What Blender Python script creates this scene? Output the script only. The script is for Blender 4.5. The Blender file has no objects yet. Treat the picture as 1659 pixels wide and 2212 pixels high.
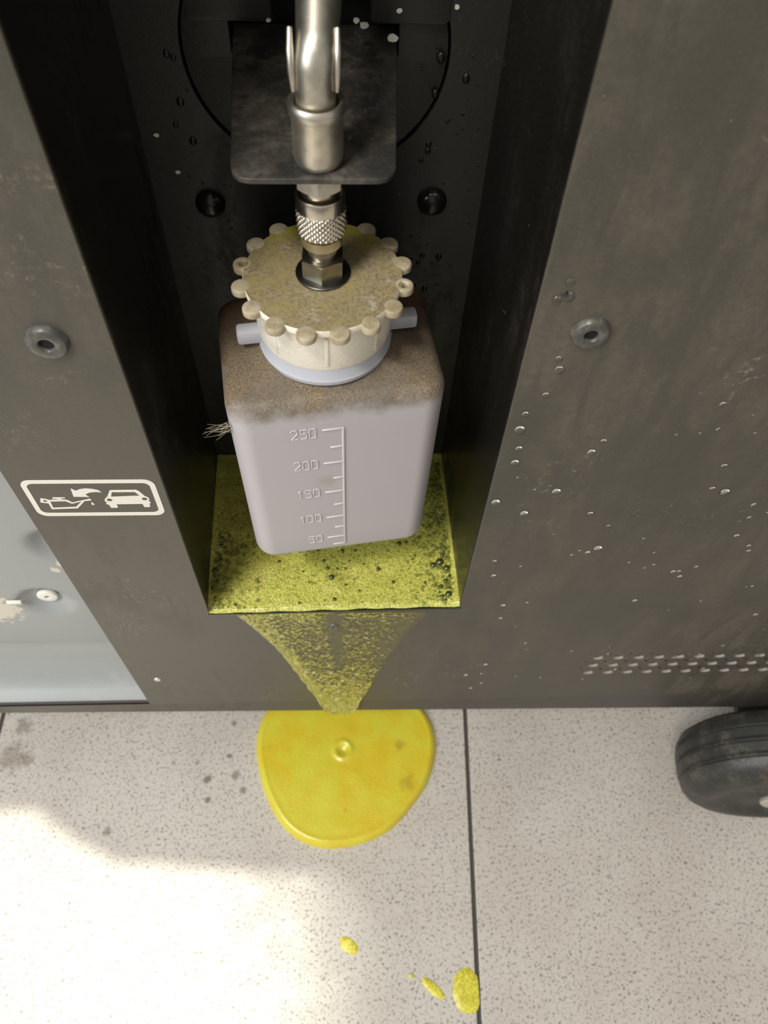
import bpy, bmesh, math, random
from mathutils import Vector, Matrix, noise
random.seed(7)
C = bpy.context.scene.collection
PI = math.pi
# All modelling numbers are millimetres: x right, y into the machine (front panel = 0),
# z measured from a datum 505 mm above the floor (so the floor is z = -505).
Z0 = 505.0
def V(x, y, z): return Vector((x*.001, y*.001, (z+Z0)*.001))

# ------------------------------------------------------------------ camera
cam_d = bpy.data.cameras.new('camera'); cam = bpy.data.objects.new('camera', cam_d); C.objects.link(cam)
R = Matrix(((0.99902, 0.00856, -0.04346), (-0.03032, 0.84732, -0.53022), (0.03229, 0.53102, 0.84674)))
cam.matrix_world = Matrix.Translation(V(7.04, -140.48, 0)) @ R.to_4x4()
cam_d.sensor_fit = 'VERTICAL'; cam_d.sensor_height = 36; cam_d.lens = 36*1750.5/2212
cam_d.clip_start = .005; cam_d.clip_end = 50
cam_d.dof.use_dof = True; cam_d.dof.focus_distance = .255; cam_d.dof.aperture_fstop = 20
bpy.context.scene.camera = cam

# ------------------------------------------------------------------ light
sc = bpy.context.scene
sc.view_settings.view_transform = 'Standard'; sc.view_settings.look = 'None'
sc.view_settings.gamma = 1; sc.view_settings.use_curve_mapping = False
sc.view_settings.exposure = 0.3
w = bpy.data.worlds.new('room_light'); sc.world = w; w.use_nodes = True
bg = w.node_tree.nodes['Background']; bg.inputs[0].default_value = (1.0, .95, .87, 1); bg.inputs[1].default_value = .36
def area(name, loc, target, sx, sy, power, col=(1, .95, .86)):
    l = bpy.data.lights.new(name, 'AREA'); l.shape = 'RECTANGLE'; l.size = sx; l.size_y = sy; l.energy = power; l.color = col
    o = bpy.data.objects.new(name, l); C.objects.link(o); o.location = loc
    o.rotation_euler = (Vector(target)-Vector(loc)).to_track_quat('-Z', 'Y').to_euler(); return o
area('ceiling_lamp', (-.75, -.85, 2.3), (0, 0, .25), .5, .25, 22)
area('left_fill', (-.62, -.42, .75), (-.1, 0, .25), .35, .5, 4.2, (.93, .97, 1.0))  # added fill from the left, brightens that side of the panel
sp = bpy.data.lights.new('spot_lamp', 'SPOT'); sp.energy = 190; sp.color = (1, .95, .82); sp.spot_size = math.radians(13); sp.spot_blend = .8; sp.shadow_soft_size = .008
so = bpy.data.objects.new('spot_lamp', sp); C.objects.link(so); so.location = (-.15, .08, 2.2)
so.rotation_euler = (Vector((-.215, -.15, 0))-so.location).to_track_quat('-Z', 'Y').to_euler()

# ------------------------------------------------------------------ node helpers
class NT:
    def __init__(s, name):
        s.m = bpy.data.materials.new(name); s.m.use_nodes = True; s.t = s.m.node_tree
        s.b = s.t.nodes['Principled BSDF']; s.out = s.t.nodes['Material Output']
        s.co = s.t.nodes.new('ShaderNodeTexCoord').outputs['Object']
        s.geo = s.t.nodes.new('ShaderNodeNewGeometry')
    def n(s, typ, **k):
        nd = s.t.nodes.new('ShaderNode'+typ)
        for a, b in k.items(): setattr(nd, a, b)
        return nd
    def l(s, a, b): s.t.links.new(a, b)
    def put(s, sock, v):
        if isinstance(v, bpy.types.NodeSocket): s.l(v, sock)
        elif isinstance(v, (tuple, list)) and len(v) == 3 and sock.type == 'RGBA': sock.default_value = (*v, 1)
        else: sock.default_value = v
    def noise(s, scale, detail=4, rough=.55, vec=None, dist=0):
        nd = s.n('TexNoise'); nd.inputs['Scale'].default_value = scale; nd.inputs['Detail'].default_value = detail
        nd.inputs['Roughness'].default_value = rough; nd.inputs['Distortion'].default_value = dist
        s.l(vec or s.co, nd.inputs['Vector']); return nd.outputs['Fac']
    def vor(s, scale, feat='F1', vec=None, out='Distance', rnd=1):
        nd = s.n('TexVoronoi', feature=feat); nd.inputs['Scale'].default_value = scale; nd.inputs['Randomness'].default_value = rnd
        s.l(vec or s.co, nd.inputs['Vector']); return nd.outputs[out]
    def ramp(s, fac, a, b, lo=0, hi=1):
        nd = s.n('MapRange', interpolation_type='SMOOTHSTEP'); s.l(fac, nd.inputs[0])
        for i, v in enumerate((a, b, lo, hi)): nd.inputs[i+1].default_value = v
        return nd.outputs[0]
    def mix(s, fac, a, b):
        nd = s.n('Mix', data_type='RGBA'); s.put(nd.inputs[0], fac); s.put(nd.inputs[6], a); s.put(nd.inputs[7], b); return nd.outputs[2]
    def math(s, op, a, b=0, clamp=False):
        nd = s.n('Math', operation=op, use_clamp=clamp); s.put(nd.inputs[0], a); s.put(nd.inputs[1], b); return nd.outputs[0]
    def map(s, scale=(1, 1, 1), rot=(0, 0, 0), loc=(0, 0, 0)):
        nd = s.n('Mapping'); s.l(s.co, nd.inputs[0]); nd.inputs[1].default_value = loc; nd.inputs[2].default_value = rot; nd.inputs[3].default_value = scale; return nd.outputs[0]
    def sep(s, vec): nd = s.n('SeparateXYZ'); s.l(vec, nd.inputs[0]); return nd.outputs
    def blob(s, x, y, z, r, soft=.5, vec=None):    # 1 inside a ragged spot (world metres)
        nd = s.n('VectorMath', operation='DISTANCE'); s.l(vec or s.geo.outputs['Position'], nd.inputs[0]); nd.inputs[1].default_value = (x, y, z)
        wob = s.noise(260, 3, vec=s.geo.outputs['Position']); d = s.math('ADD', nd.outputs['Value'], s.math('MULTIPLY', s.math('SUBTRACT', wob, .5), r*1.8))
        return s.ramp(d, r*(1-soft), r*(1+soft*.3), 1, 0)
    def bump(s, h, dist=.0003, st=.6):
        nd = s.n('Bump'); nd.inputs['Strength'].default_value = st; nd.inputs['Distance'].default_value = dist; s.l(h, nd.inputs['Height'])
        s.l(nd.outputs[0], s.b.inputs['Normal']); return nd
    def set(s, col=None, rough=None, metal=None, **k):
        if col is not None: s.put(s.b.inputs['Base Color'], col)
        if rough is not None: s.put(s.b.inputs['Roughness'], rough)
        if metal is not None: s.put(s.b.inputs['Metallic'], metal)
        for a, v in k.items(): s.put(s.b.inputs[a.replace('_', ' ')], v)
        return s.m

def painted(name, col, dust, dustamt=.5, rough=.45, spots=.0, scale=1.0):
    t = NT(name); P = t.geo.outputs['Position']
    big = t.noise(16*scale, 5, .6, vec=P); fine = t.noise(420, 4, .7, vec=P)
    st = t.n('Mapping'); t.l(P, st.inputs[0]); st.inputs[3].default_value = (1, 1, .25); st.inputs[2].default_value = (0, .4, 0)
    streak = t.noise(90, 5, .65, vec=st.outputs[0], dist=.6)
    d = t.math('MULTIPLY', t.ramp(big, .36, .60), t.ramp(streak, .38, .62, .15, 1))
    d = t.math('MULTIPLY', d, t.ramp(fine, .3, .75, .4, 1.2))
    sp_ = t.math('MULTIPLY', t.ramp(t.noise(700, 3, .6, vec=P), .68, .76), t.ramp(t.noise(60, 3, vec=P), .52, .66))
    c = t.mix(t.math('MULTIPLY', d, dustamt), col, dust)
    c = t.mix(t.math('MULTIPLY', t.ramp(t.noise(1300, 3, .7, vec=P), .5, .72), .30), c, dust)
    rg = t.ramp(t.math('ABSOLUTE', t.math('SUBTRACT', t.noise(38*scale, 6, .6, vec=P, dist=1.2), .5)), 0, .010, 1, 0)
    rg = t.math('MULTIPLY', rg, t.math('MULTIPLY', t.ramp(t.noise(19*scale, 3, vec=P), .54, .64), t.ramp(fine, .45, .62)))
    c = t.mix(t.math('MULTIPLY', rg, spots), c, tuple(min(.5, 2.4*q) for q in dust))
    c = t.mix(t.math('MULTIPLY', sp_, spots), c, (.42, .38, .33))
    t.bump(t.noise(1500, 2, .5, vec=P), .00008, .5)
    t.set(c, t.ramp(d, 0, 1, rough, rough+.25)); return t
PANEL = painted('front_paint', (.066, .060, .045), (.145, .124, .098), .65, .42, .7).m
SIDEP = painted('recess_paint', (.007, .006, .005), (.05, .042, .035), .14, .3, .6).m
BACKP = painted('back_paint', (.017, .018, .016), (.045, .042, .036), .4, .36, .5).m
BRACK = painted('bracket_paint', (.035, .034, .031), (.15, .13, .105), .8, .38, 1.0, 3).m
RAILP = painted('rail_paint', (.06, .054, .046), (.12, .10, .085), .5, .45).m
def simple(name, col, rough=.5, metal=0, **k): return NT(name).set(col, rough, metal, **k)
t = painted('grey_paint', (.30, .315, .315), (.42, .42, .39), .4, .38, .2)
b0 = t.b.inputs['Base Color'].links[0].from_socket
pm = t.blob(-.1515, .02, .1685, .0115, .25)
pm = t.math('MAXIMUM', pm, t.blob(-.1090, .02, .2110, .003, .3)); pm = t.math('MAXIMUM', pm, t.blob(-.1135, .02, .2060, .0022, .3))
t.set(t.mix(pm, b0, (.62, .57, .48)))
GREYP = t.m
LITRIM = simple('lit_rim', (.38, .34, .32), .45)  # paler panel tone imitating light caught on the vent rims
LIP = simple('wet_lip', (.02, .025, .006), .15)
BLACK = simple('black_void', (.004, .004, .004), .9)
SCREW = simple('black_screw', (.010, .010, .009), .22)
t = NT('rivet_paint'); t.set(t.mix(t.ramp(t.noise(500), .4, .7), (.075, .073, .066), (.15, .14, .12)), .34, .1); RIVET = t.m
WHITEM = simple('white_screw', (.8, .78, .72), .4)
WHITES = simple('white_print', (.83, .79, .70), .6)
def metal(name, col, r):
    t = NT(name); m_ = t.map((1, 1, .02)); t.bump(t.noise(2500, 2, vec=m_), .00005, .3)
    return t.set(t.mix(t.ramp(t.noise(300), .35, .75), col, tuple(c*.72 for c in col)), r, 1.0)
NICKEL = metal('nickel', (.78, .72, .60), .26)
DULLN = metal('satin_nickel', (.72, .68, .58), .42)
STEEL = metal('steel_nut', (.40, .37, .31), .30)
DARKST = metal('dark_washer', (.16, .16, .14), .35)

# milky plastic of the bottle: dirt settled on the shoulder
def plastic(name, clean, dirt, top, fade, amt, red=False):
    t = NT(name); P = t.geo.outputs['Position']; z = t.sep(P)[2]; nz = t.sep(t.geo.outputs['Normal'])[2]
    n1 = t.noise(120, 6, .7, vec=P); n2 = t.noise(900, 4, .7, vec=P); n3 = t.noise(40, 3, vec=P)
    zz = t.math('ADD', z, t.math('MULTIPLY', t.math('SUBTRACT', n1, .5), .012))
    m_ = t.ramp(zz, top-fade, top, 0, 1)
    m_ = t.math('MULTIPLY', m_, t.ramp(n2, .25, .6, .82, 1.0)); m_ = t.math('MULTIPLY', m_, amt)
    d = t.mix(t.ramp(n2, .35, .68), tuple(c*.5 for c in dirt), dirt)
    d = t.mix(t.ramp(n3, .4, .65), d, tuple(c*f for c, f in zip(dirt, (1.25, 1.1, .8))))
    n5 = t.noise(2300, 3, .7, vec=P); d = t.mix(t.ramp(n5, .42, .62), tuple(c*.38 for c in dirt), d)
    base = clean
    if red:
        y = t.sep(P)[1]
        rm = t.math('MULTIPLY', t.ramp(y, .022, .048), t.ramp(z, .27, .325))
        base = t.mix(t.math('MULTIPLY', rm, .85), clean, (.14, .045, .03)); d = t.mix(t.math('MULTIPLY', rm, .6), d, (.12, .035, .022))
        sm = t.blob(.0, .005, .2925, .004, .9); base = t.mix(t.math('MULTIPLY', sm, .5), base, (.36, .31, .25))
    t.bump(t.math('MULTIPLY', n5, m_), .0003, .5)
    t.set(t.mix(m_, base, d), .46, 0, Subsurface_Weight=.15, Subsurface_Scale=.003)
    t.b.inputs['Subsurface Radius'].default_value = (1, .8, .7)
    return t.m
BODY = plastic('milky_plastic', (.455, .43, .445), (.27, .205, .12), .331, .009, .95, True)
NECK = simple('pale_plastic', (.52, .53, .58), .4, Subsurface_Weight=.3, Subsurface_Scale=.003)
MARK = simple('raised_plastic', (.58, .555, .56), .42)
t = NT('dirty_cap'); P = t.geo.outputs['Position']
nz = t.sep(t.geo.outputs['Normal'])[2]; n1 = t.noise(170, 6, .7, vec=P); n2 = t.noise(1100, 4, .7, vec=P)
yy = t.sep(P)[1]
d = t.mix(t.ramp(n2, .33, .66), (.21, .165, .085), (.40, .325, .19)); d = t.mix(t.math('MULTIPLY', t.ramp(t.noise(2300, 3, .7, vec=P), .5, .66), .5), d, (.15, .115, .06)); d = t.mix(t.ramp(n1, .4, .7), d, (.36, .29, .12))
d = t.mix(t.math('MULTIPLY', t.ramp(yy, .036, .047), t.ramp(n1, .3, .55, .5, 1)), d, (.42, .36, .05))
m_ = t.math('MULTIPLY', t.ramp(nz, .5, .9), t.ramp(n1, .2, .45, .6, 1))
sd = t.math('MULTIPLY', t.ramp(n1, .5, .72), .45)
t.bump(n2, .0003, .45); t.set(t.mix(m_, t.mix(sd, (.84, .78, .66), (.42, .35, .24)), d), .6, 0, Subsurface_Weight=.1, Subsurface_Scale=.002)
CAP = t.m
t = NT('dirty_lobe'); P = t.geo.outputs['Position']; n1 = t.noise(300, 5, .7, vec=P)
t.set(t.mix(t.ramp(n1, .35, .7), (.52, .45, .32), (.34, .27, .15)), .55); LOBE = t.m

# yellow-green foam
def foam_mat(name, base, dark, alpha=None, cell=1500, pale=None, bst=.55):
    t = NT(name); P = t.geo.outputs['Position']
    v = t.vor(cell, vec=P); v2 = t.vor(520, vec=P); n1 = t.noise(45, 4, .6, vec=P)
    big = t.math('MULTIPLY', t.ramp(v2, .16, .24, 1, 0), t.ramp(t.vor(520, vec=P, out='Color'), .55, .6))
    c = t.mix(t.ramp(v, .2, .6), base, tuple(x*.55 for x in base))
    c = t.mix(t.ramp(n1, .5, .78), c, t.mix(t.ramp(v, .3, .7), tuple(x*.72 for x in base), dark))
    c = t.mix(t.math('MULTIPLY', big, .75), c, dark)
    if pale: c = t.mix(t.ramp(t.noise(260, 4, .6, vec=P), .5, .72), c, pale)
    t.bump(t.math('ADD', v, t.math('MULTIPLY', v2, 1.2)), (.0005), bst)
    t.set(c, .3, 0, Subsurface_Weight=.0)
    t.b.inputs['Coat Weight'].default_value = .35; t.b.inputs['Coat Roughness'].default_value = .15
    return t
FOAM = foam_mat('tray_foam', (.80, .78, .15), (.22, .23, .03), bst=.45, cell=1700).m
t = foam_mat('puddle_foam', (.80, .66, .035), (.58, .44, .02), cell=1500, bst=.15)
P = t.geo.outputs['Position']; c = t.mix(t.ramp(t.noise(60, 4, .6, vec=P), .35, .7), (.68, .62, .05), (.70, .53, .03))
c = t.mix(t.ramp(t.vor(520, vec=P), .08, .2, .6, 0), c, (.40, .34, .02))
for (x, y, r) in ((.037, .003, .0035), (.041, -.020, .006), (.0035, -.035, .0012)): c = t.mix(t.math('MULTIPLY', t.blob(x, y, .004, r, .8), .5), c, (.36, .26, .02))
t.set(c, .28); PUD = t.m
t = NT('splash_foam'); P = t.geo.outputs['Position']
t.set(t.mix(t.ramp(t.noise(700, 4, .6, vec=P), .35, .65), (.52, .46, .03), (.80, .74, .10)), .35); SPL = t.m
# foam film with holes in it (runs down the panel)
t = foam_mat('film_foam', (.62, .58, .08), (.10, .10, .02), cell=1300, pale=(.66, .62, .30)); P = t.geo.outputs['Position']
u = t.t.nodes.new('ShaderNodeAttribute'); u.attribute_name = 'edge'
cov = t.math('ADD', t.noise(600, 8, .65, vec=P), t.math('MULTIPLY', u.outputs['Fac'], .42))
al = t.ramp(cov, .52, .70, .14, .95)
t.put(t.b.inputs['Alpha'], al); FILM = t.m
BUB = simple('bubble_skin', (.05, .06, .008), .04, 0, Coat_Weight=1.0)
t = NT('small_bubble'); t.set((.22, .24, .03), .07, 0, Coat_Weight=1.0); t.put(t.b.inputs['Alpha'], .42); SBUB = t.m
t = NT('water'); t.set((1, 1, 1), .02, 0, Transmission_Weight=1.0); t.b.inputs['IOR'].default_value = 1.33; WATER = t.m
HAIR = simple('fibre', (.42, .36, .25), .6)
t = NT('rubber'); P = t.geo.outputs['Position']
t.bump(t.noise(500, 3, vec=P), .0002, .4)
t.set(t.mix(t.math('MULTIPLY', t.ramp(t.noise(80, 5, .6, vec=P), .4, .75), t.ramp(t.noise(600, 3, vec=P), .3, .6)), (.028, .029, .027), (.10, .088, .07)), .45); RUB = t.m
HUBM = simple('hub_metal', (.62, .58, .52), .35, .6)

# ------------------------------------------------------------------ mesh helpers
def link(name, me, mat, parent=None, loc=None, smooth=True):
    o = bpy.data.objects.new(name, me); C.objects.link(o)
    for m in (mat if isinstance(mat, (list, tuple)) else [mat]):
        if m: me.materials.append(m)
    if smooth:
        me.polygons.foreach_set('use_smooth', [True]*len(me.polygons))
        me.set_sharp_from_angle(angle=math.radians(38))
    if loc is not None: o.location = loc
    if parent: o.parent = parent
    return o
def pw(o):
    v = o.location.copy()
    while o.parent: o = o.parent; v += o.location
    return v
def obj(name, bm, mat, parent=None, smooth=True):      # bm is in millimetres (datum frame)
    bmesh.ops.recalc_face_normals(bm, faces=bm.faces)
    for v in bm.verts: v.co = V(*v.co)
    n = len(bm.verts); lo = Vector((min(v.co[i] for v in bm.verts) for i in range(3))); hi = Vector((max(v.co[i] for v in bm.verts) for i in range(3)))
    c = (lo+hi)/2
    for v in bm.verts: v.co -= c
    me = bpy.data.meshes.new(name); bm.to_mesh(me); bm.free()
    return link(name, me, mat, parent, c-(pw(parent) if parent else Vector()), smooth)
def empty(name, p, **k):
    o = bpy.data.objects.new(name, None); C.objects.link(o); o.location = V(*p); o.empty_display_size = .01
    tag(o, **k); return o
def tag(o, label=None, cat=None, group=None, kind=None):
    if label: o['label'] = label
    if cat: o['category'] = cat
    if group: o['group'] = group
    if kind: o['kind'] = kind
    return o
def lathe(prof, cx=0, cy=0, seg=64, bm=None, mod=None, axis=None, org=None):
    """prof [(r,z)...]; around a vertical axis at cx,cy (or any axis through org)."""
    bm = bm or bmesh.new(); rings = []
    if axis: q = Vector((0, 0, 1)).rotation_difference(Vector(axis).normalized())
    for r, z in prof:
        ring = []
        for i in range(seg):
            a = 2*PI*i/seg; rr = r+(mod(a, r, z) if mod else 0)
            p = Vector((rr*math.cos(a), rr*math.sin(a), z))
            p = (q @ p)+Vector(org) if axis else p+Vector((cx, cy, 0))
            ring.append(bm.verts.new(p))
        rings.append(ring)
    for a, b in zip(rings, rings[1:]):
        for i in range(seg): bm.faces.new((a[i], a[(i+1) % seg], b[(i+1) % seg], b[i]))
    if prof[0][0] > 1e-6: bm.faces.new(rings[0])
    if prof[-1][0] > 1e-6: bm.faces.new(rings[-1])
    bmesh.ops.remove_doubles(bm, verts=bm.verts, dist=1e-5)
    return bm
def box(x0, x1, y0, y1, z0, z1, bev=0, bm=None, seg=2):
    b = bmesh.new(); bmesh.ops.create_cube(b, size=1)
    for v in b.verts: v.co = Vector((x0+(v.co.x+.5)*(x1-x0), y0+(v.co.y+.5)*(y1-y0), z0+(v.co.z+.5)*(z1-z0)))
    if bev: bmesh.ops.bevel(b, geom=b.edges[:], offset=bev, segments=seg, affect='EDGES', profile=.5)
    if bm is None: return b
    me = bpy.data.meshes.new('tmp'); b.to_mesh(me); b.free(); bm.from_mesh(me); bpy.data.meshes.remove(me); return bm
def tube(pts, rad, seg=16, bm=None, flat=(1, 1)):
    """swept tube through points; rad number or list"""
    bm = bm or bmesh.new(); pts = [Vector(p) for p in pts]; rings = []; up = Vector((1, 0, 0))
    for i, p in enumerate(pts):
        d = (pts[min(i+1, len(pts)-1)]-pts[max(i-1, 0)]).normalized()
        a = (up-d*up.dot(d)).normalized(); b = d.cross(a); r = rad[i] if isinstance(rad, (list, tuple)) else rad
        rings.append([bm.verts.new(p+a*r*flat[0]*math.cos(2*PI*k/seg)+b*r*flat[1]*math.sin(2*PI*k/seg)) for k in range(seg)])
    for A, B in zip(rings, rings[1:]):
        for k in range(seg): bm.faces.new((A[k], A[(k+1) % seg], B[(k+1) % seg], B[k]))
    bm.faces.new(rings[0]); bm.faces.new(rings[-1]); return bm
def plate(loops, th, y, bevel=0, plane='xz'):
    """flat plate with holes from 2-D loops (first or outermost = outline); front face at y, th deep"""
    cu = bpy.data.curves.new('tmp', 'CURVE'); cu.dimensions = '2D'; cu.fill_mode = 'BOTH'; cu.extrude = th/2-bevel; cu.bevel_depth = bevel; cu.bevel_resolution = 2
    cu.offset = -bevel
    for lp in loops:
        s = cu.splines.new('POLY'); s.points.add(len(lp)-1); s.use_cyclic_u = True
        for p, q in zip(s.points, lp): p.co = (q[0], q[1], 0, 1)
    o = bpy.data.objects.new('tmp', cu); C.objects.link(o)
    dg = bpy.context.evaluated_depsgraph_get(); me = bpy.data.meshes.new_from_object(o.evaluated_get(dg))
    bm = bmesh.new(); bm.from_mesh(me)
    bpy.data.objects.remove(o); bpy.data.curves.remove(cu); bpy.data.meshes.remove(me)
    bmesh.ops.remove_doubles(bm, verts=bm.verts, dist=1e-3)
    for v in bm.verts:
        if plane == 'xz': v.co = Vector((v.co.x, y+th/2+v.co.z, v.co.y))
        else: v.co = Vector((v.co.x, v.co.y, y-th/2+v.co.z))     # 'xy': top face at y
    return bm
def circ(x, z, r, n=32, rz=None, a0=0): return [(x+r*math.cos(a0+2*PI*i/n), z+(rz or r)*math.sin(a0+2*PI*i/n)) for i in range(n)]
def rrect(x0, x1, z0, z1, r, n=6):
    o = []
    for cx_, cz, a in ((x1-r, z1-r, 0), (x0+r, z1-r, PI/2), (x0+r, z0+r, PI), (x1-r, z0+r, 1.5*PI)):
        o += [(cx_+r*math.cos(a+PI/2*i/n), cz+r*math.sin(a+PI/2*i/n)) for i in range(n+1)]
    return o

# ------------------------------------------------------------------ floor
GR = simple('grout', (.075, .068, .058), .9)
t = NT('speckled_tile'); P = t.geo.outputs['Position']
m1 = t.ramp(t.noise(680, 4, .65, vec=P, dist=.5), .54, .62); m2 = t.ramp(t.noise(330, 4, .6, vec=P), .5, .72)
m3 = t.noise(14, 4, .6, vec=P)
c = t.mix(t.ramp(m3, .35, .7), (.605, .565, .51), (.55, .50, .45)); c = t.mix(t.math('MULTIPLY', m2, .35), c, (.40, .36, .32)); c = t.mix(t.math('MULTIPLY', m1, .8), c, (.16, .145, .12))
for (x, y, r, k) in ((-.0675, -.0005, .0022, .8), (-.080, -.0145, .0028, .8), (-.063, -.012, .003, .6), (-.0575, -.021, .0024, .7), (-.0785, -.026, .0022, .8), (-.087, -.0045, .0016, .7), (-.101, -.004, .0014, .5),
                     (-.135, -.043, .0030, .6), (-.200, .002, .010, .45), (-.190, .0, .005, .5), (-.196, .021, .006, .5), (-.066, .020, .002, .6)):
    c = t.mix(t.math('MULTIPLY', t.blob(x, y, 0, r, .6), k), c, (.15, .11, .075))
t.set(c, t.ramp(t.noise(60, 3, vec=P), .3, .7, .36, .5)); TILE = t.m
bm = box(-1500, 1500, -1500, 900, -520, -506.2)
n0 = len(bm.faces)
th = math.radians(2.2); TL = 290.5; j = 2.4
for i in range(-3, 4):
    for k in range(-3, 3):
        x0 = i*TL; y0 = k*TL
        b2 = box(x0+j/2, x0+TL-j/2, y0+j/2, y0+TL-j/2, -515, -505, .5)
        for v in b2.verts:
            x, y = v.co.x, v.co.y
            v.co.x = 81.8+x*math.cos(th)-(-y)*math.sin(th); v.co.y = 62+x*math.sin(-th)+y*math.cos(th)
        me = bpy.data.meshes.new('t'); b2.to_mesh(me); b2.free(); bm.from_mesh(me); bpy.data.meshes.remove(me)
bm.faces.ensure_lookup_table()
for f in bm.faces[n0:]: f.material_index = 1
tag(obj('floor', bm, [GR, TILE], smooth=False), 'pale beige speckled floor tiles with thin dark joints', 'floor', kind='structure')

# ------------------------------------------------------------------ the machine
M = empty('service_machine', (0, 60, -505), label='dark grey workshop service machine with a tall recess, fluid tray and rubber wheel', cat='machine')
# front panel with the recess opening, vents and screw holes
XL, XR = -95.6, 430
op = [(-49.6, -301.6), (51.8, -298.3), (51.9, -193), (50.6, 160), (-50.2, 160), (-49.7, -196)]
VX0, VZ0, VW, VH, VC, VR = 118.3, -378.3, 9.72, 9.4, 14, 3
bm = plate([[(XL, -408), (XR, -408), (XR, 500), (XL, 500)], op, [(VX0, VZ0), (VX0, VZ0+VH*VR), (VX0+VW*VC, VZ0+VH*VR), (VX0+VW*VC, VZ0)]], 1.8, 0, 0)
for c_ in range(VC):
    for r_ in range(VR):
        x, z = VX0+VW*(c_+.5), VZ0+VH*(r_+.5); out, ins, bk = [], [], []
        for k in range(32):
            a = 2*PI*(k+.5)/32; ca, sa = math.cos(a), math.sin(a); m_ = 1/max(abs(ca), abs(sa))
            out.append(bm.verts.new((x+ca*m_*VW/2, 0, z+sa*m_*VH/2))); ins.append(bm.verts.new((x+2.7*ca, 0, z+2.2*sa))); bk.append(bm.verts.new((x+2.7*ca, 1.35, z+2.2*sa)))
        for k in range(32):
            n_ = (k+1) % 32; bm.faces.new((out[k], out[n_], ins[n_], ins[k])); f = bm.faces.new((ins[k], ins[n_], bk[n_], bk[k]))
            if ins[k].co.z < z-.3 and ins[n_].co.z < z-.3: f.material_index = 1  # only upward-facing hole walls get the painted-in light
obj('front_panel', bm, [PANEL, LITRIM], M, smooth=False)
obj('panel_return', box(XL, XL+1.6, 1.8, 24, -408, 500), PANEL, M)
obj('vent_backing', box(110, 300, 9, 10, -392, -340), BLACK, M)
# bottom rail
bm = bmesh.new()
ov = [(-420, -408.8, -411.5), (XR, -408.8, -440.0)]
vs = []
for x, zt, zb in ov:
    for y in (0.6, 26):
        vs += [bm.verts.new((x, y, zt)), bm.verts.new((x, y, zb))]
a = vs
for f in ((0, 1, 5, 4), (2, 3, 7, 6), (0, 2, 6, 4), (1, 3, 7, 5), (0, 1, 3, 2), (4, 5, 7, 6)): bm.faces.new([a[i] for i in f])
bmesh.ops.bevel(bm, geom=bm.edges[:], offset=.6, segments=2, affect='EDGES')
obj('bottom_rail', bm, RAILP, M)
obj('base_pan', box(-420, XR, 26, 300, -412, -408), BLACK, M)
# recess: side walls, back wall, top, tray
def wall(x0a, x0b, y0, y1, z0, z1, th):     # slightly leaning side wall
    bm = bmesh.new(); vv = []
    for z in (z0, z1):
        for y, x in ((y0, x0a), (y1, x0b)):
            vv += [bm.verts.new((x, y, z)), bm.verts.new((x+th, y, z))]
    for f in ((0, 1, 3, 2), (4, 5, 7, 6), (0, 2, 6, 4), (1, 3, 7, 5), (0, 1, 5, 4), (2, 3, 7, 6)): bm.faces.new([vv[i] for i in f])
    return bm
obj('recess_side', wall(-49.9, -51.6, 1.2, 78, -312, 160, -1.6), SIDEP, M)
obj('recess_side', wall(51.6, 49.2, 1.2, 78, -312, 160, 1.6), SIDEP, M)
slot = [(-22.8, -118), (21.2, -118), (21.2, -109.7), (13.6, -109.7), (13.6, -40), (-11.2, -40), (-11.2, -109.7), (-22.8, -109.7)]
bm = plate([[(-53, -312), (51, -312), (51, 160), (-53, 160)], circ(-.5, -117, 35.6, 72), ], 1.6, 76)
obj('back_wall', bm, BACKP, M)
bm = plate([circ(-.5, -117, 35.0, 72), [(-22.8, -118), (21.2, -118), (21.2, -109.7), (13.6, -109.7), (13.6, -86), (-11.2, -86), (-11.2, -109.7), (-22.8, -109.7)]], 1.6, 76.9, .2)
obj('knockout_disc', bm, BACKP, M)
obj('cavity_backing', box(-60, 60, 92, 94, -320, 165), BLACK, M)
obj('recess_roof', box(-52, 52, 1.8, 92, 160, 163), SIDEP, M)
for xa, xb in ((-33, -11.5), (13.8, 34)):
    obj('cover_plate', plate([rrect(xa, xb, -109.3, -60, 1.6)], .8, 75.4+.0, .2), BACKP, M)
bm = bmesh.new(); vv = []
for x, z in ((-49.8, -301.7), (52, -298.4)):
    for y in (-.35, 1.9): vv += [bm.verts.new((x, y, z-.1)), bm.verts.new((x, y, z+1.0))]
for f in ((0, 1, 3, 2), (4, 5, 7, 6), (0, 1, 5, 4), (2, 3, 7, 6), (0, 2, 6, 4), (1, 3, 7, 5)): bm.faces.new([vv[i] for i in f])
obj('tray_lip', bm, LIP, M)
obj('tray_floor', box(-52, 52, 1.8, 77, -314, -311), BLACK, M)
# bracket plate that carries the coupling
bm = plate([[(-14.0, 21.2), (14.4, 21.5), (16.4, 22.1), (17.9, 23.7), (18.7, 25.9), (20.9, 78), (21, 88), (-22.6, 88), (-22.5, 78), (-19.3, 25.8), (-18.6, 23.4), (-17.2, 21.9), (-15.6, 21.3)], circ(.8, 28, 4.7, 32)], 1.5, -116.0, .35, 'xy')
obj('bracket_plate', bm, BRACK, M)
# pan screws on the back wall
for x, z in ((-35, -163.9), (33.9, -162.6)):
    s = obj('pan_screw', lathe([(4.6, 0), (4.6, .7), (4.3, 1.6), (3.4, 2.6), (2.0, 3.2), (0, 3.35)], axis=(0, -1, 0), org=(x, 76, z), seg=40), SCREW, M)
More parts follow.
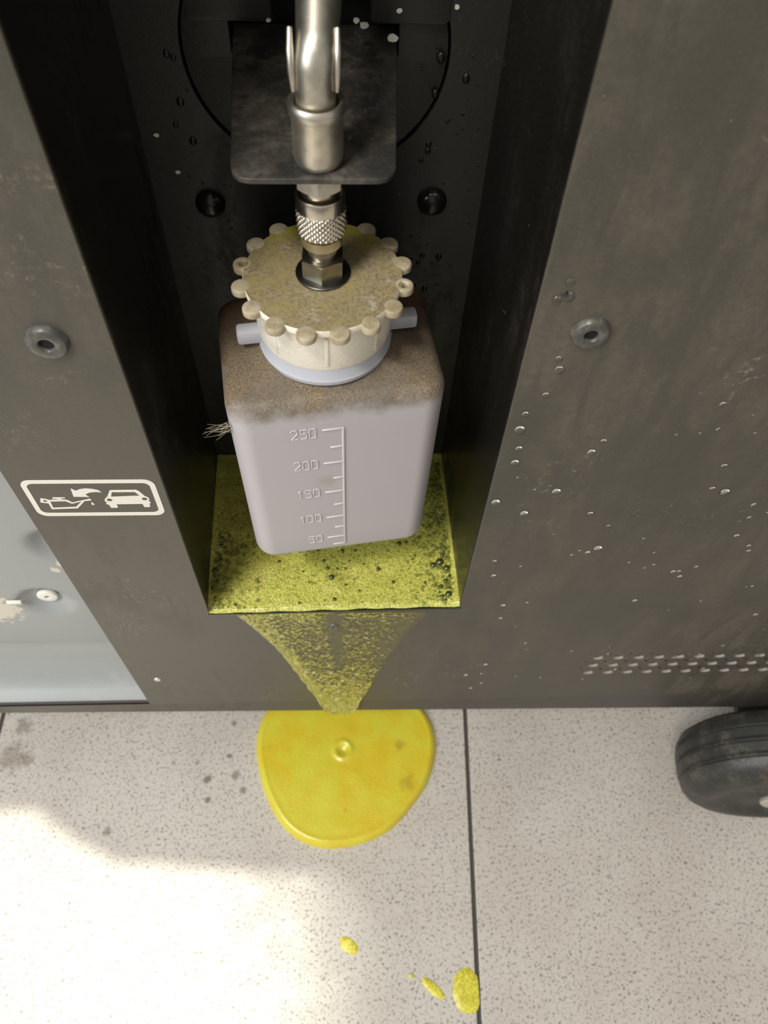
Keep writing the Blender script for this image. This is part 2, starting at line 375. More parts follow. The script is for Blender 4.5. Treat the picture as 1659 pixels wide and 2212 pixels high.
# hollow rivets on the front panel
def rivet(x, z, y, r, mat, name='rivet', inner=BLACK, tilt=(0, -1, 0)):
    o = obj(name, lathe([(r, 0), (r*.98, .35*r*.28), (r*.86, r*.28), (r*.62, r*.36), (r*.40, r*.32), (r*.33, r*.22), (r*.32, -.1)], axis=tilt, org=(x, y, z), seg=44), mat, M)
    obj('rivet_hole', lathe([(r*.33, r*.18), (r*.33, r*.12)], axis=tilt, org=(x, y, z), seg=24), inner, o); return o
rivet(-64.9, -145.6, 0, 5.3, RIVET); rivet(66.3, -142.4, 0, 4.9, RIVET)
rivet(-84.7, -372.8, 0, 1.7, HUBM, 'small_rivet'); rivet(.4, -314.3, 0, 2.2, RIVET, 'small_rivet')
# grey side panel, stepped back, with pressed dimples and a rolled foot
dim = [(-126.6, -328.5), (-106.5, -279.3)]
bm = bmesh.new(); xs = [-420+10*i for i in range(22)]+[-200+2*i for i in range(58)]
zsA = [-408.9, -409.2]
prof = [(-408.9, 2.5), (-407.5, 4.5), (-406, 7.5), (-404, 10.5), (-401, 13), (-397, 15), (-391, 17), (-385, 18.4), (-379, 19.5), (-376, 20.2), (-372, 20)]
z = -370
while z < -255: prof.append((z, 20)); z += 2
prof += [(-250, 20), (0, 20), (500, 20)]
grid = []
for x in xs:
    col = []
    for z, y in prof:
        dy = 0
        for dx, dz in dim:
            q = math.hypot(x-dx, z-dz)
            if q < 14: dy += 4.2*(.5+.5*math.cos(PI*min(1, max(0, (q-4.5)/9.5))))
        col.append(bm.verts.new((x, y+dy, z)))
    grid.append(col)
for i in range(len(xs)-1):
    for k in range(len(prof)-1): bm.faces.new((grid[i][k], grid[i+1][k], grid[i+1][k+1], grid[i][k+1]))
obj('side_panel', bm, GREYP, M)
for dx, dz in dim:
    s = obj('white_screw', lathe([(4.4, 0), (4.6, .8), (4.3, 1.5), (3.6, 1.8), (1.2, 1.7), (1.0, 1.0)], axis=(0, -1, 0), org=(dx, 23.9, dz), seg=40), WHITEM, M)
    s['label'] = 'white round screw head'
    obj('screw_hole', lathe([(1.0, 1.2), (1.0, 1.1)], axis=(0, -1, 0), org=(dx, 23.9, dz), seg=20), BLACK, s)
obj('peeled_paint_curl', box(-143, -136.5, 18.6, 19.9, -328.2, -326.0, .3), WHITEM, M)
# cabinet body above and behind; unseen top outline shaped to cast the floor shade
def cabinet():
    o = [(430, 2), (-88, 0), (-138, 4), (-154, 12), (-179, 30), (-215, 72), (-240, 110), (-300, 200), (-300, 420), (430, 420)]
    return plate([o], 12, 507, 1, 'xy')
obj('cabinet_top', cabinet(), RAILP, M)
obj('cabinet_rear', box(-300, 430, 418, 420, -412, 500), RAILP, M)
obj('cabinet_side', box(428, 430, 2, 420, -412, 500), RAILP, M)
# oil change pictogram printed on the panel
lab = obj('pictogram_label', plate([rrect(-92.3, -52.0, -224.9, -204.6, 3.2), rrect(-90.7, -53.7, -223.1, -206.4, 2.1)], .12, -.12), WHITES, M)
lab['label'] = 'white printed pictogram of an oil can, arrow and car'
ICON = {
'oil_can': [[(-88.7,-214.5),(-86.9,-215.0),(-86.4,-215.5),(-85.2,-215.4),(-82.5,-215.2),(-80.8,-215.5),(-79.6,-217.0),(-73.7,-214.9),(-73.3,-215.5),(-73.6,-215.9),(-75.6,-216.2),(-78.9,-220.4),(-87.1,-220.8),(-87.1,-217.4),(-89.4,-216.8)],
            [(-88.0,-215.3),(-87.1,-215.8),(-87.3,-216.7),(-88.3,-216.3)], [(-86.2,-216.3),(-81.5,-216.2),(-79.9,-217.7),(-76.6,-216.4),(-79.2,-219.6),(-86.4,-219.9)]],
'oil_can_lid': [[(-83.7,-215.4),(-83.6,-214.8),(-85.0,-214.8),(-84.9,-214.1),(-81.0,-214.0),(-81.1,-214.5),(-82.3,-214.6),(-82.5,-215.3)]],
'oil_drop': [[(-73.7,-216.8),(-73.4,-217.1),(-73.0,-218.1),(-73.4,-218.6),(-74.0,-218.2)]],
'curved_arrow': [[(-77.9,-209.2),(-76.7,-210.4),(-75.3,-209.6),(-73.4,-209.2),(-71.4,-209.5),(-69.8,-210.1),(-69.0,-211.4),(-70.8,-211.1),(-72.8,-211.4),(-74.3,-212.4),(-73.5,-213.9),(-78.3,-213.7)]],
'car_symbol': [[(-66.4,-210.3),(-58.3,-210.1),(-57.6,-210.8),(-56.4,-213.6),(-55.5,-214.3),(-55.4,-215.6),(-55.8,-216.7),(-55.3,-217.0),(-55.4,-217.6),(-55.9,-217.9),(-55.9,-219.4),(-56.3,-220.0),(-57.9,-220.0),(-58.1,-218.1),(-66.2,-218.2),(-66.1,-219.7),(-66.5,-220.3),(-68.4,-220.3),(-68.6,-218.5),(-69.4,-218.0),(-69.2,-217.4),(-68.6,-217.1),(-69.4,-216.5),(-69.2,-215.4),(-68.6,-214.5),(-68.1,-214.0)],
        [(-66.0,-211.3),(-59.0,-211.3),(-57.9,-213.4),(-66.8,-213.8)], circ(-67.75,-215.7,.85,12), circ(-56.8,-215.3,.85,12)]}
for n, lp in ICON.items(): obj(n, plate(lp, .12, -.12), WHITES, lab, smooth=False)
# flakes of pale paint stuck on the back wall around the fitting
for i, (x, z, r) in enumerate(((10, -108.3, 1.2), (12, -109.4, 1.5), (19.5, -112.4, 1.8), (-12.3, -108.6, .8), (20.9, -105.8, .9), (35.5, -105, .9), (-47, -141, 1.0), (-43, -153, 1.0))):
    bm = plate([[(x+r*(.6+.4*random.random())*math.cos(a), z+r*.7*(.6+.4*random.random())*math.sin(a)) for a in [k*PI/4 for k in range(8)]]], .5, 74.6 if i < 6 and i != 5 else 75.4)
    obj('paint_flake', bm, WHITES, M)
# wheel
wc = Vector((243, -26.4, -505+51)); th_ = math.radians(-5.7); ax = Vector((math.sin(th_), -math.cos(th_), 0))
W = bpy.data.objects.new('caster_wheel', None); C.objects.link(W); W.parent = M; W.location = V(*wc)-M.location; W.empty_display_size = .01
prof = [(14, -17), (30, -17), (38, -16.5), (42.5, -14), (44.6, -10.5), (45.2, -9), (43.6, -8.2), (43.6, -7), (45.8, -6), (46, -2), (44.2, -1.2), (44.2, .0), (46, .9), (45.8, 5), (44.0, 5.8), (44.0, 7), (45.3, 7.8), (44.5, 11), (42, 14.5), (38, 16.8), (33, 17.6), (29, 17.2), (26, 15.6), (22, 14.6), (15, 14.8), (12, 16), (8, 16.5), (0, 16.5)]
prof = [(r*1.108, z*1.13) for r, z in prof]
o = obj('tyre', lathe(prof, axis=ax, org=wc, seg=96), RUB, W)
o = obj('hub_cap', lathe([(9.5, 17), (9.5, 20.2), (8.6, 21.2), (5, 21.8), (0, 22)], axis=ax, org=wc, seg=36), HUBM, W)
b = tube([wc-ax*17, wc-ax*26], 5, 16); obj('axle', b, HUBM, W)
q = wc-ax*24; obj('wheel_fork', box(q.x-12, q.x+12, q.y-2, q.y+2, q.z-8, -432), SIDEP, W)
obj('wheel_mount', box(q.x-24, q.x+30, q.y-6, 40, -436, -432), SIDEP, W)

# ------------------------------------------------------------------ fluid bottle
CX = .7
BC = Vector((1.5, 27.6, 0)); YAW = math.radians(8.0)
B = empty('fluid_bottle', (BC.x, BC.y, -260.8), label='milky square plastic fluid bottle with embossed millilitre scale and dusty round cap', cat='bottle')
def rsq(w2, d2, r, n):     # rounded rectangle outline, 4*(n+1) points starting +x+y
    return rrect(-w2, w2, -d2, d2, r, n)
n = 10; HW, HD, RC = 31.6, 22.9, 6.8
prof = []
for i in range(7): a = PI/2*i/6; prof.append((-257.4+6*(1-math.sin(a)) if False else -255.0-5.8*math.cos(a), 5.5*(1-math.sin(a))))
prof = [(-260.8, 5.5)]+prof[1:]
for i in range(1, 9): prof.append((-255.0+i*(255.0-178.0)/8, 0))
for i in range(1, 7): a = PI/2*i/6; prof.append((-178.0+4.4*math.sin(a), 4.4*(1-math.cos(a))))
bm = bmesh.new(); rings = []
def place(p): c, s = math.cos(YAW), math.sin(YAW); return Vector((BC.x+p[0]*c-p[1]*s, BC.y+p[0]*s+p[1]*c, p[2]))
for z, ins in prof:
    taper = 1-.035*((-174-z)/83)
    o2 = rsq((HW-ins)*taper, (HD-ins)*taper, max(RC-ins*.75, 2.5), n)
    rings.append([bm.verts.new(place((x, y, z))) for x, y in o2])
last = rsq(HW-4.4, HD-4.4, 3.4, n)
for k, f in enumerate((.35, .7, 1.0)):
    z = -173.5+2.4*f; ring = []
    for x, y in last:
        a = math.atan2(y, x); cxy = (17.4*math.cos(a), 17.4*math.sin(a))
        if math.hypot(x, y) < 17.4: x, y = cxy
        ring.append(bm.verts.new(place((x*(1-f)+cxy[0]*f, y*(1-f)+cxy[1]*f, z))))
    rings.append(ring)
for A, Bq in zip(rings, rings[1:]):
    m_ = len(A)
    for i in range(m_): bm.faces.new((A[i], A[(i+1) % m_], Bq[(i+1) % m_], Bq[i]))
bm.faces.new(rings[0]); bm.faces.new(rings[-1])
body = obj('bottle_body', bm, BODY, B)
obj('neck', lathe([(17.3, -172.2), (18.9, -172), (19.1, -170.6), (18.6, -169.8), (18.4, -166), (17, -165.4)], CX, BC.y, 72), NECK, B)
for s in (-1, 1):
    bm = box(-4.6, 4.6, -2.2, 2.2, -170.4, -165.6, .9)
    for v in bm.verts: v.co = place((v.co.x+s*21.2, v.co.y, v.co.z))
    obj('neck_tab', bm, NECK, B)
# scale on the front face
def fplace(p): return place((p[0], -HD*(1-.035*((-174-p[2])/83))-p[1], p[2]))     # p = x along face, out, z
def strip(name, x0, x1, z0, z1, par):
    bm = box(x0, x1, -.6, .42, z0, z1, .18, seg=1)
    for v in bm.verts: v.co = fplace((v.co.x, v.co.y, v.co.z))
    return bm
sc_o = obj('scale_line', strip('s', .6, 1.3, -254.2, -186.0, B), MARK, body)
ztick = {250: -186.4, 200: -203.2, 150: -219.6, 100: -235.4, 50: -248.4}
zt = [(-186.3, 6.0), (-195.0, 3.8), (-203.0, 6.0), (-211.5, 3.2), (-219.3, 6.0), (-227.2, 3.2), (-235.0, 6.0), (-242.0, 3.2), (-248.6, 6.0), (-253.9, 4.0)]
for z, L in zt: obj('scale_tick', strip('t', .8-L, .8, z-.3, z+.3, B), MARK, body)
# stroke digits (seven-point paths), raised and thin
G = {'0': [(.1, 0), (.9, 0), (1, .15), (1, .85), (.9, 1), (.1, 1), (0, .85), (0, .15), (.1, 0)], '1': [(.2, .8), (.6, 1), (.6, 0)],
     '2': [(0, .8), (.15, 1), (.85, 1), (1, .8), (1, .6), (0, 0), (1, 0)], '5': [(1, 1), (.1, 1), (0, .55), (.8, .6), (1, .4), (1, .15), (.85, 0), (0, 0)]}
for num, zc in (('250', -187.4), ('200', -203.2), ('150', -219.2), ('100', -234.8), ('50', -249.0)):
    bm = bmesh.new(); x0 = -14.2 if len(num) == 3 else -11.6
    for k, ch in enumerate(num):
        pts = [fplace((x0+k*2.65+q[0]*1.85, .05, zc-2.0+q[1]*4.2)) for q in G[ch]]
        for p, q in zip(pts, pts[1:]): tube([p, q], .2, 6, bm)
    o = obj('scale_number', bm, MARK, body)
# cap
cap = obj('cap', lathe([(17.6, -166.2), (18.5, -166.3), (18.7, -165.6), (19.6, -154), (19.9, -151.8), (20.7, -151.4), (21.1, -151.0), (21.2, -149.3), (21.0, -149.0), (12, -148.9), (0, -148.9)], CX, BC.y, 96,
     mod=lambda a, r, z: 0), CAP, B)
for k in range(16):
    a = math.radians(-90+12+22.5*k); cx_, cy_ = CX+21.75*math.cos(a), BC.y+21.75*math.sin(a)
    hole = k in (1, 15-5, 8) and k != 8
    r1 = 2.7
    loops = [[(cx_+r1*math.cos(b)-0, cy_+r1*math.sin(b)) for b in [2*PI*i/24 for i in range(24)]]]
    if k in (3, 11): loops.append([(cx_+1.0*math.cos(b), cy_+1.0*math.sin(b)) for b in [2*PI*i/16 for i in range(16)]])
    o = obj('cap_lobe', plate(loops, 2.4, -148.95, .6, 'xy'), LOBE, cap)
for k in range(8):
    a = math.radians(-87+45*k); r = 19.4; bx = box(-.5, .5, -.5, .5, -164.5, -153, .2)
    for v in bx.verts:
        x, y = v.co.x, v.co.y+r-(.9*(-153-v.co.z)/11.5); v.co.x = CX+x*math.sin(a)+y*math.cos(a); v.co.y = BC.y-x*math.cos(a)+y*math.sin(a)
    obj('grip_rib', bx, CAP, cap)
obj('cap_washer', lathe([(7.3, -149), (7.3, -148.4), (6.9, -148.1), (4.5, -148.1), (4.5, -148.6)], .8, 28, 48), DARKST, B)
def hexnut(r, z0, z1, ch, a0, cx_, cy_):
    prof_ = [(r-ch*.0, z0+ch*.0), (r, z1-ch), (r*.86, z1)]
    bm = bmesh.new(); seg = 60; rings = []
    def hr(a): q = (a-a0) % (PI/3)-PI/6; return math.cos(PI/6)/math.cos(q)
    for rr, z, m_ in ((r, z0+ch, 0), (r, z0+ch, 1), (r, z1-ch, 1), (r*.885, z1, 2)):
        ring = []
        for i in range(seg):
            a = a0+2*PI*i/seg; h = hr(a)*r
            if m_ == 0: R_ = min(h, r*.90); z = z0
            elif m_ == 1:
                R_ = h; zz = (h-r*.885)*.5
                z = (z0+max(0, zz)) if z < (z0+z1)/2 else z1-max(0, zz)
            else: R_ = min(h, r*.885)
            ring.append(bm.verts.new((cx_+R_*math.cos(a), cy_+R_*math.sin(a), z)))
        rings.append(ring)
    for A, Bq in zip(rings, rings[1:]):
        for i in range(seg): bm.faces.new((A[i], A[(i+1) % seg], Bq[(i+1) % seg], Bq[i]))
    bm.faces.new(rings[0]); bm.faces.new(rings[-1]); return bm
obj('hex_nut', hexnut(6.0, -148.3, -142.6, .4, math.radians(-92), .8, 28), STEEL, B)
obj('plug_nipple', lathe([(3.6, -143), (3.9, -141.6), (3.9, -140.4), (3.4, -139), (3.4, -137)], .8, 28, 40), STEEL, B)

# ------------------------------------------------------------------ quick coupling and pipe above it
K = empty('pipe_coupling', (.8, 28, -139), label='nickel quick coupling with knurled sleeve and bent pipe above the bottle cap', cat='pipe fitting')
def kn(a, r, z):
    if -134.9 < z < -128.0:
        return .28*(max(abs(math.sin(a*13+z*2.1)), 0)**.6*max(abs(math.sin(a*13-z*2.1)), 0)**.6)*2.0-.15
    return 0
prof = [(4.0, -139.0), (4.7, -139.0), (5.2, -138.6), (5.25, -136.2), (5.5, -135.6)]
prof += [(5.75+.25*(i/40), -135+i*(7.1/40)) for i in range(41)]
obj('knurled_ring', lathe(prof[5:], .8, 28, 272, mod=kn), NICKEL, K)
obj('lower_sleeve', lathe(prof[:5], .8, 28, 64), NICKEL, K)
obj('upper_sleeve', lathe([(5.6, -128.2), (6.0, -127.9), (6.05, -124.4), (5.85, -123.9), (5.55, -124.0), (5.6, -124.6), (5.6, -127.5)], .8, 28, 64), NICKEL, K)
obj('inner_tube', lathe([(4.6, -127.8), (4.6, -120)], .8, 28, 64), NICKEL, K)
obj('hex_collar', hexnut(5.9, -121.9, -117.2, .4, math.radians(-92), .8, 28), DULLN, K)
obj('collar', lathe([(4.6, -116.1), (5.0, -115.9), (5.4, -115.2), (5.75, -114), (5.8, -104.2), (6.2, -103.6), (6.4, -102.5), (6.3, -101.5), (5.9, -100.9), (5.1, -101.2), (4.9, -102), (4.9, -106)], .8, 28, 64), DULLN, K)
pts = [(.7, 28, -117), (.7, 28, -96.5), (.7, 28, -94.5)]
for i in range(1, 9):
    a = math.radians(56)*i/8; rr = 5.0
    pts.append((.7+.25*i*.3, 28+rr*(1-math.cos(a)), -94.5+rr*math.sin(a)))
e = Vector(pts[-1]); d = Vector((.05, math.sin(math.radians(56)), math.cos(math.radians(56))))
pts += [tuple(e+d*s) for s in (3, 8, 16, 30, 48)]
obj('bent_pipe', tube(pts, [4.35]*3+[4.4]*8+[4.45, 4.7, 4.9, 4.9, 4.9], 40), DULLN, K)
for s in (-1, 1):
    bp = [(.7+s*4.65, 26.6, -98.5), (.7+s*4.85, 26.4, -94), (.7+s*4.9, 27.6, -90.5), (.7+s*4.9, 30.5, -87.6)]
    obj('crimp_clip', tube(bp, [.5, .75, .8, .55], 12), DULLN, K)

# ------------------------------------------------------------------ green foam in the tray
def inside(u, v):
    x0 = -50.0-1.3*v; x1 = 51.6-2.4*v
    return x0+(x1-x0)*u, 1.0+74.6*v
bm = bmesh.new(); NX, NY = 130, 96; g = []
for i in range(NX+1):
    col = []
    for k in range(NY+1):
        u, v = i/NX, k/NY; x, y = inside(u, v); y -= .9*(1-v)**30
        zf = -299.6+3.0*u; z = zf*(1-v)**2+(-296.6)*(1-(1-v)**2)
        e_ = min((x+50)*1.0, 51-x, 75-y); z += .9*math.exp(-max(0, e_)/2.2)
        z += .5*noise.noise(Vector((x*.12, y*.12, 0)))+.12*noise.noise(Vector((x*.9, y*.9, 3)))
        f = max(0, 1-y/3.0); z -= .7*f*f
        if k == 0: z -= .5
        col.append(bm.verts.new((x, y, z)))
    g.append(col)
for i in range(NX):
    for k in range(NY): bm.faces.new((g[i][k], g[i+1][k], g[i+1][k+1], g[i][k+1]))
# skirt down to the tray floor so that the body of liquid is solid
bot = {}
rim = [g[i][0] for i in range(NX+1)]+[g[NX][k] for k in range(1, NY+1)]+[g[i][NY] for i in range(NX-1, -1, -1)]+[g[0][k] for k in range(NY-1, 0, -1)]
low = [bm.verts.new((v.co.x, max(v.co.y, 2.0), -310.8)) for v in rim]
for i in range(len(rim)): bm.faces.new((rim[i], rim[(i+1) % len(rim)], low[(i+1) % len(low)], low[i]))
bm.faces.new(low)
fo = obj('foamy_fluid', bm, FOAM)
tag(fo, 'bubbly yellow-green fluid filling the tray under the bottle', 'fluid')
def dome(bm, x, y, z, r, sink=.35, seg=12, rings=6):
    for a in [1]:
        prof_ = []
        for i in range(rings+1):
            an = PI/2*i/rings; prof_.append((r*math.cos(an), z+r*(math.sin(an)-sink)))
        prof_ = [(r*.93, z-r*sink-r*.3)]+prof_
        lathe_raw(bm, prof_, x, y, seg)
def lathe_raw(bm, prof_, cx_, cy_, seg):
    rg = [[bm.verts.new((cx_+r*math.cos(2*PI*i/seg), cy_+r*math.sin(2*PI*i/seg), z)) for i in range(seg)] for r, z in prof_[:-1]]
    top = bm.verts.new((cx_, cy_, prof_[-1][1]))
    for a, b in zip(rg, rg[1:]):
        for i in range(seg): bm.faces.new((a[i], a[(i+1) % seg], b[(i+1) % seg], b[i]))
    for i in range(seg): bm.faces.new((rg[-1][i], rg[-1][(i+1) % seg], top))
def fz(x, y): return -299.6+3.0*(x+50)/101.6 if y < 8 else -297.2+(x/100)
bigb = [(-.3, 14.2, 1.25), (19, 17.5, .9), (25, 11.5, .75), (-2, 18.4, .8), (2, 18.2, .55), (5.5, 18.2, .5), (4.2, 26.5, .85), (-3.6, 21.8, .7), (9.5, 26.5, .6), (-22, 22, .6), (-12, 17, .5), (1.0, 4.5, .9), (-13.2, 3.2, .7), (-39, 3.2, .7), (5.5, 10.5, .5), (42, 19, 1.3), (44.8, 20.5, 1.8), (47.5, 17.5, 1.5), (44.5, 9, 1.0), (47.5, 5.5, 1.6), (44.8, 4.5, 1.0), (28, 29.5, 1.1), (31, 30, .7), (38, 11, .6), (46.5, 11.5, 1.1), (48, 8.2, .9), (46, 3, .8), (43.8, 6.4, .6), (48.4, 13.8, .8), (46, 23.5, 1.0), (47.6, 27, .8), (-47.5, 6.5, 1.0), (-48.3, 10, .7), (-45.5, 4, .6), (-46.8, 13, .8), (-48, 18, 1.0), (-46, 23, .9), (-46.5, 30, 1.0), (-47.5, 35, .8), (-9.5, 12, .4), (7, 21.5, .45), (13, 20, .5), (11, 8, .4), (-30, 12.5, .4), (-6, 27, .5), (33.5, 22, .5)]
for x, y, r in bigb:
    bm = bmesh.new(); dome(bm, x, y, fz(x, y)+.2, r, .25, 20, 8)
    obj('large_bubble', bm, BUB, fo)
bm = bmesh.new(); rr = random.Random(3)
for i in range(2300):
    if rr.random() < .66:
        s = rr.choice((0, 1)); e_ = rr.expovariate(1/6.0)+.5; x = (-49.5+e_) if s == 0 else (49.5-e_)
        y = rr.uniform(1.5, 74)
        if abs(x) < 30: continue
        if s: x += 1-2.4*y/76
        else: x -= 1.3*y/76
        r = rr.choice((.3, .4, .45, .55, .7, .9))
    else: x = rr.gauss(6, 24); y = rr.uniform(2, 45); r = rr.choice((.16, .2, .25, .32, .42))
    if not -49 < x < 50: continue
    dome(bm, x, y, fz(x, y)+.25, r, .3, 12, 4)
bb = obj('small_bubbles', bm, SBUB, fo); bb['kind'] = 'stuff'

# film of foam that has run over the lip, down the panel
rows = [(-301.0, -39, 38.5), (-306, -37, 37.5), (-313, -34, 35), (-322, -30.5, 32), (-335, -26.3, 28.5), (-347, -23, 25.4), (-360, -20, 22.5), (-375, -16.8, 19.6), (-390, -13.7, 17), (-402, -10.6, 14.0), (-412, -9.2, 12), (-420, -7.5, 10.4), (-425, -5, 8.6), (-428, -2.5, 6.4)]
bm = bmesh.new(); lay = None; NU = 90; zs = []; zz_ = -300.8
ed = []; g = []; NV = 150
def interp(z):
    for (za, a, b), (zb, c, d) in zip(rows, rows[1:]):
        if za >= z >= zb: q = (za-z)/(za-zb); return a+(c-a)*q, b+(d-b)*q
    return rows[-1][1:]
for k in range(NV+1):
    z = -300.8-(427.5-300.8)*k/NV; a, b = interp(z); col = []
    for i in range(NU+1):
        u = i/NU; x = a+(b-a)*u+.7*noise.noise(Vector((z*.15, u*5, 1)))*min(1, 1)
        e_ = abs(2*u-1); low_ = k/NV
        thk = (.25+.45*noise.noise(Vector((x*.28, z*.28, 0)))+.35*noise.noise(Vector((x*.9, z*.9, 5)))+.5*math.exp(-((e_-.93)/.05)**2)+low_*.9)*(1-e_**16)
        y = -.06-max(.02, thk)
        if z < -408.4: y += 0.0
        zz2 = z
        col.append(bm.verts.new((x, y, zz2)))
        s_ = .55*math.exp(-((u-.04)/.09)**2)*(.5+low_)+.7*low_**1.6+.40*math.exp(-low_*7)*(1-abs(u-.3))-(.45*math.exp(-((u-.5)/.05)**2)*(1-low_) if low_ < .5 else 0)-.55*max(0, u-.78)*(1-low_)*4*.5
        ed.append(s_)
    g.append(col)
for k in range(NV):
    for i in range(NU): bm.faces.new((g[k][i], g[k][i+1], g[k+1][i+1], g[k+1][i]))
film = obj('foam_trickle', bm, FILM)
at = film.data.attributes.new('edge', 'FLOAT', 'POINT'); at.data.foreach_set('value', ed)
tag(film, 'wet yellow foam film tapering down the front panel below the tray', 'spilled foam')

# puddle on the floor
bm = bmesh.new(); NR, NA = 60, 160; g = []
def prad(a):     # a measured from +x
    r = 55.5+1.2*math.sin(3*a+1)+.9*math.sin(5*a)+.7*noise.noise(Vector((math.cos(a)*2, math.sin(a)*2, 0)))
    r -= 3.2*math.exp(-((math.atan2(math.sin(a+PI*.27), math.cos(a+PI*.27)))/.38)**2)
    r -= .8*math.exp(-((math.atan2(math.sin(a+PI*.78), math.cos(a+PI*.78)))/.35)**2)
    return r
cen = bm.verts.new((3.4, 0, -501.0))
for k in range(1, NR+1):
    col = []; q = k/NR
    for i in range(NA):
        a = 2*PI*i/NA; r = prad(a)*q; x, y = 3.4+r*math.cos(a), r*math.sin(a)
        h = 4.2*(1-max(0, (q-.92)/.08)**2.2)**.6 if q < 1 else 0
        h += .35*math.exp(-((q-.935)/.018)**2)
        dd = math.hypot(x-2.2, y-.8); h += .9*math.exp(-((dd-5.0)/1.5)**2)-1.5*math.exp(-(dd/2.6)**2)
        h += .25*noise.noise(Vector((x*.1, y*.1, 0)))*(1 if q < .85 else 0)
        col.append(bm.verts.new((x, y, -505+max(.05 if q >= 1 else .2, h)-(.0))))
    g.append(col)
for i in range(NA): bm.faces.new((cen, g[0][i], g[0][(i+1) % NA]))
cen.co.z = -505+4.2-1.5
for A, Bq in zip(g, g[1:]):
    for i in range(NA): bm.faces.new((A[i], A[(i+1) % NA], Bq[(i+1) % NA], Bq[i]))
pd = obj('foam_puddle', bm, PUD); tag(pd, 'large round yellow foam puddle on the tiles below the tray', 'puddle')
# splashes
def splash(x, y, a, b, rot, seed, label, flatx=None):
    bm = bmesh.new(); NA = 40; rg = []
    for q, h in ((1, .05), (.9, .5), (.6, .75), (.3, .8)):
        ring = []
        for i in range(NA):
            an = 2*PI*i/NA; r = q*(1+.12*noise.noise(Vector((math.cos(an)*2, math.sin(an)*2, seed))))
            u, v = a*r*math.cos(an), b*r*math.sin(an)
            px, py = x+u*math.cos(rot)-v*math.sin(rot), y+u*math.sin(rot)+v*math.cos(rot)
            if flatx is not None: px = min(px, flatx)
            ring.append(bm.verts.new((px, py, -505+h)))
        rg.append(ring)
    for A, Bq in zip(rg, rg[1:]):
        for i in range(NA): bm.faces.new((A[i], A[(i+1) % NA], Bq[(i+1) % NA], Bq[i]))
    bm.faces.new(rg[-1]); bmesh.ops.remove_doubles(bm, verts=bm.verts, dist=.01)
    tag(obj('foam_splash', bm, SPL), label, 'splash', 'yellow splashes near the floor tile joint')
splash(5.0, -105.6, 5.8, 3.4, math.radians(-38), 1, 'lone oval yellow splash farthest from the floor tile joint')
splash(50.2, -127.2, 7.6, 2.6, math.radians(-40), 2, 'thin slanting yellow splash beside the big round one')
splash(68.6, -128.8, 8.0, 10.6, 0, 3, 'biggest yellow splash, round and touching the tile joint', flatx=74.8)
splash(38.5, -121.0, 1.2, 1.3, 0, 4, 'tiny yellow fleck at the end of the thin slanting splash')

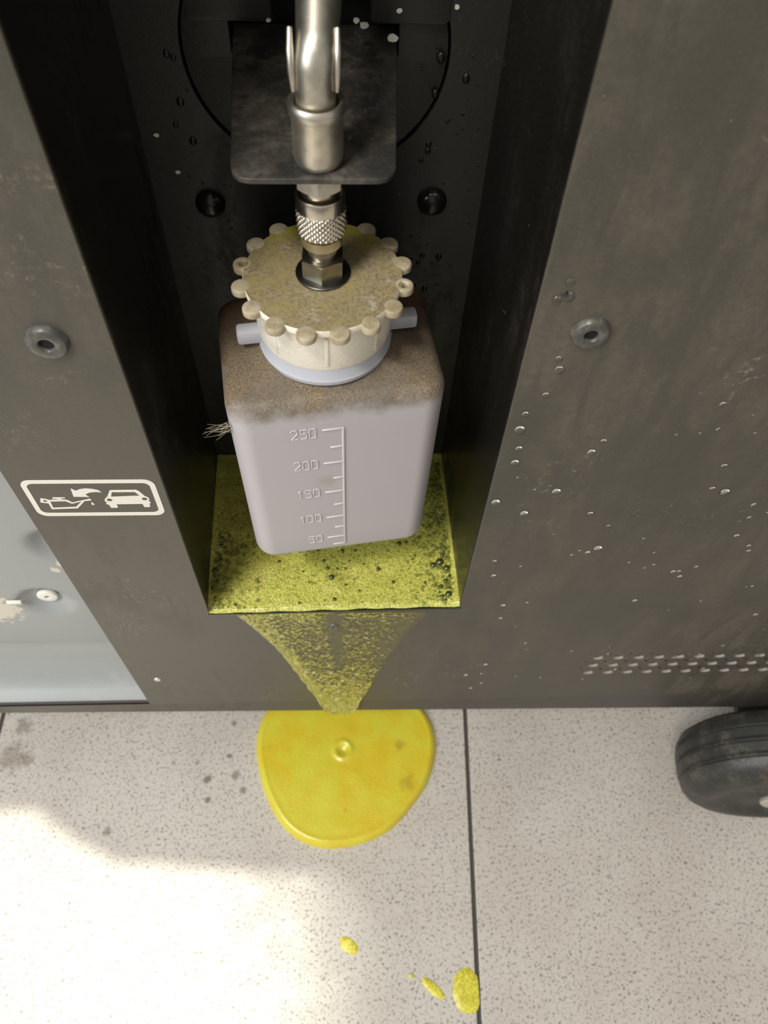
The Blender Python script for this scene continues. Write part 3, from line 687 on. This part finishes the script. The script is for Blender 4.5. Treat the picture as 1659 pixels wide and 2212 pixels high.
# ------------------------------------------------------------------ water drops
rr = random.Random(11); bm = bmesh.new()
def drop(bm, x, y, z, r, el=1.15, h=.5):
    seg = 12; rg = []
    for i in range(4):
        an = PI/2*i/4; rg.append([bm.verts.new((x+r*math.cos(an)*math.cos(2*PI*k/seg), y-r*h*math.sin(an), z+r*el*math.cos(an)*math.sin(2*PI*k/seg))) for k in range(seg)])
    top = bm.verts.new((x, y-r*h, z))
    for a, b in zip(rg, rg[1:]):
        for k in range(seg): bm.faces.new((a[k], a[(k+1) % seg], b[(k+1) % seg], b[k]))
    for k in range(seg): bm.faces.new((rg[-1][k], rg[-1][(k+1) % seg], top))
    bm.faces.new(rg[0][::-1])
for x, z, r in ((57.6, -126.8, 1.1), (57.2, -130.2, .9), (55.8, -132.2, 1.1), (58.2, -131.0, 1.4), (60.5, -152, 1.0), (61.5, -156, 1.3), (60, -166, 1.0), (56, -174, 1.0), (55.6, -181, 1.6), (57, -190, 1.1), (79, -192, 1.3), (65, -226, 1.4), (57, -197, 1.3), (54.5, -219, 1.5), (73, -213, 1.5), (96, -250, 1.5), (93, -253, .9), (128, -214, 1.6), (132, -186, 1.2), (110, -170, .9)): drop(bm, x, 0, z, r)
for i in range(120):
    x = rr.uniform(55, 225); z = rr.uniform(-400, -165)
    if x < 58: continue
    drop(bm, x, 0, z, rr.choice((.35, .5, .6, .8, 1.0)), rr.uniform(.8, 1.3), .4)
o = obj('water_drops', bm, WATER); tag(o, 'scattered clear water drops on the front panel right of the recess', 'water drops', kind='stuff')
bm = bmesh.new()
for x, z, r in ((32.6, -118, 1.2), (31.9, -128, 1), (31.3, -143.2, .9), (31.2, -145.3, .9), (40, -123.5, 1.1), (29.5, -148.5, .7), (32.4, -184, .9), (31.2, -187, .8), (38, -184.5, 1.0), (30.2, -197, .9), (34.2, -198.5, 1.0), (-39.8, -118, .9), (-38.2, -119, .8), (-38.5, -131.2, 1.1), (-37.0, -143, 1.1), (-41, -138, .8), (28, -176, .5), (36, -136, .5)): drop(bm, x, 76, z, r, 1.3, .6)
for i in range(70): drop(bm, rr.choice((rr.uniform(-49, -26), rr.uniform(26, 47))), 76, rr.uniform(-250, -104), rr.choice((.25, .35, .45)), 1.3, .5)
o = obj('water_drops', bm, SCREW); tag(o, 'small dark wet drops on the black back wall of the recess', 'water drops', kind='stuff')

# ------------------------------------------------------------------ fibres stuck to the bottle corner
bm = bmesh.new(); rr = random.Random(5)
base_ = Vector((-26.6, 4.0, -184.5))
for i in range(18):
    a = math.radians(rr.uniform(145, 210)); L = rr.uniform(3, 8.5); p0 = base_+Vector((rr.uniform(-.5, .5), rr.uniform(-.5, .5), rr.uniform(-2, 2)))
    pts = [p0+Vector((L*s*math.cos(a), -1.5*s, L*s*math.sin(a)*.8+1.6*math.sin(s*3+i)*.5)) for s in (0, .25, .5, .75, 1)]
    tube(pts, [.06, .055, .05, .04, .03], 5, bm)
tag(obj('fibre_tuft', bm, HAIR), 'small tuft of pale fibres sticking out from the left bottle corner', 'fibres')
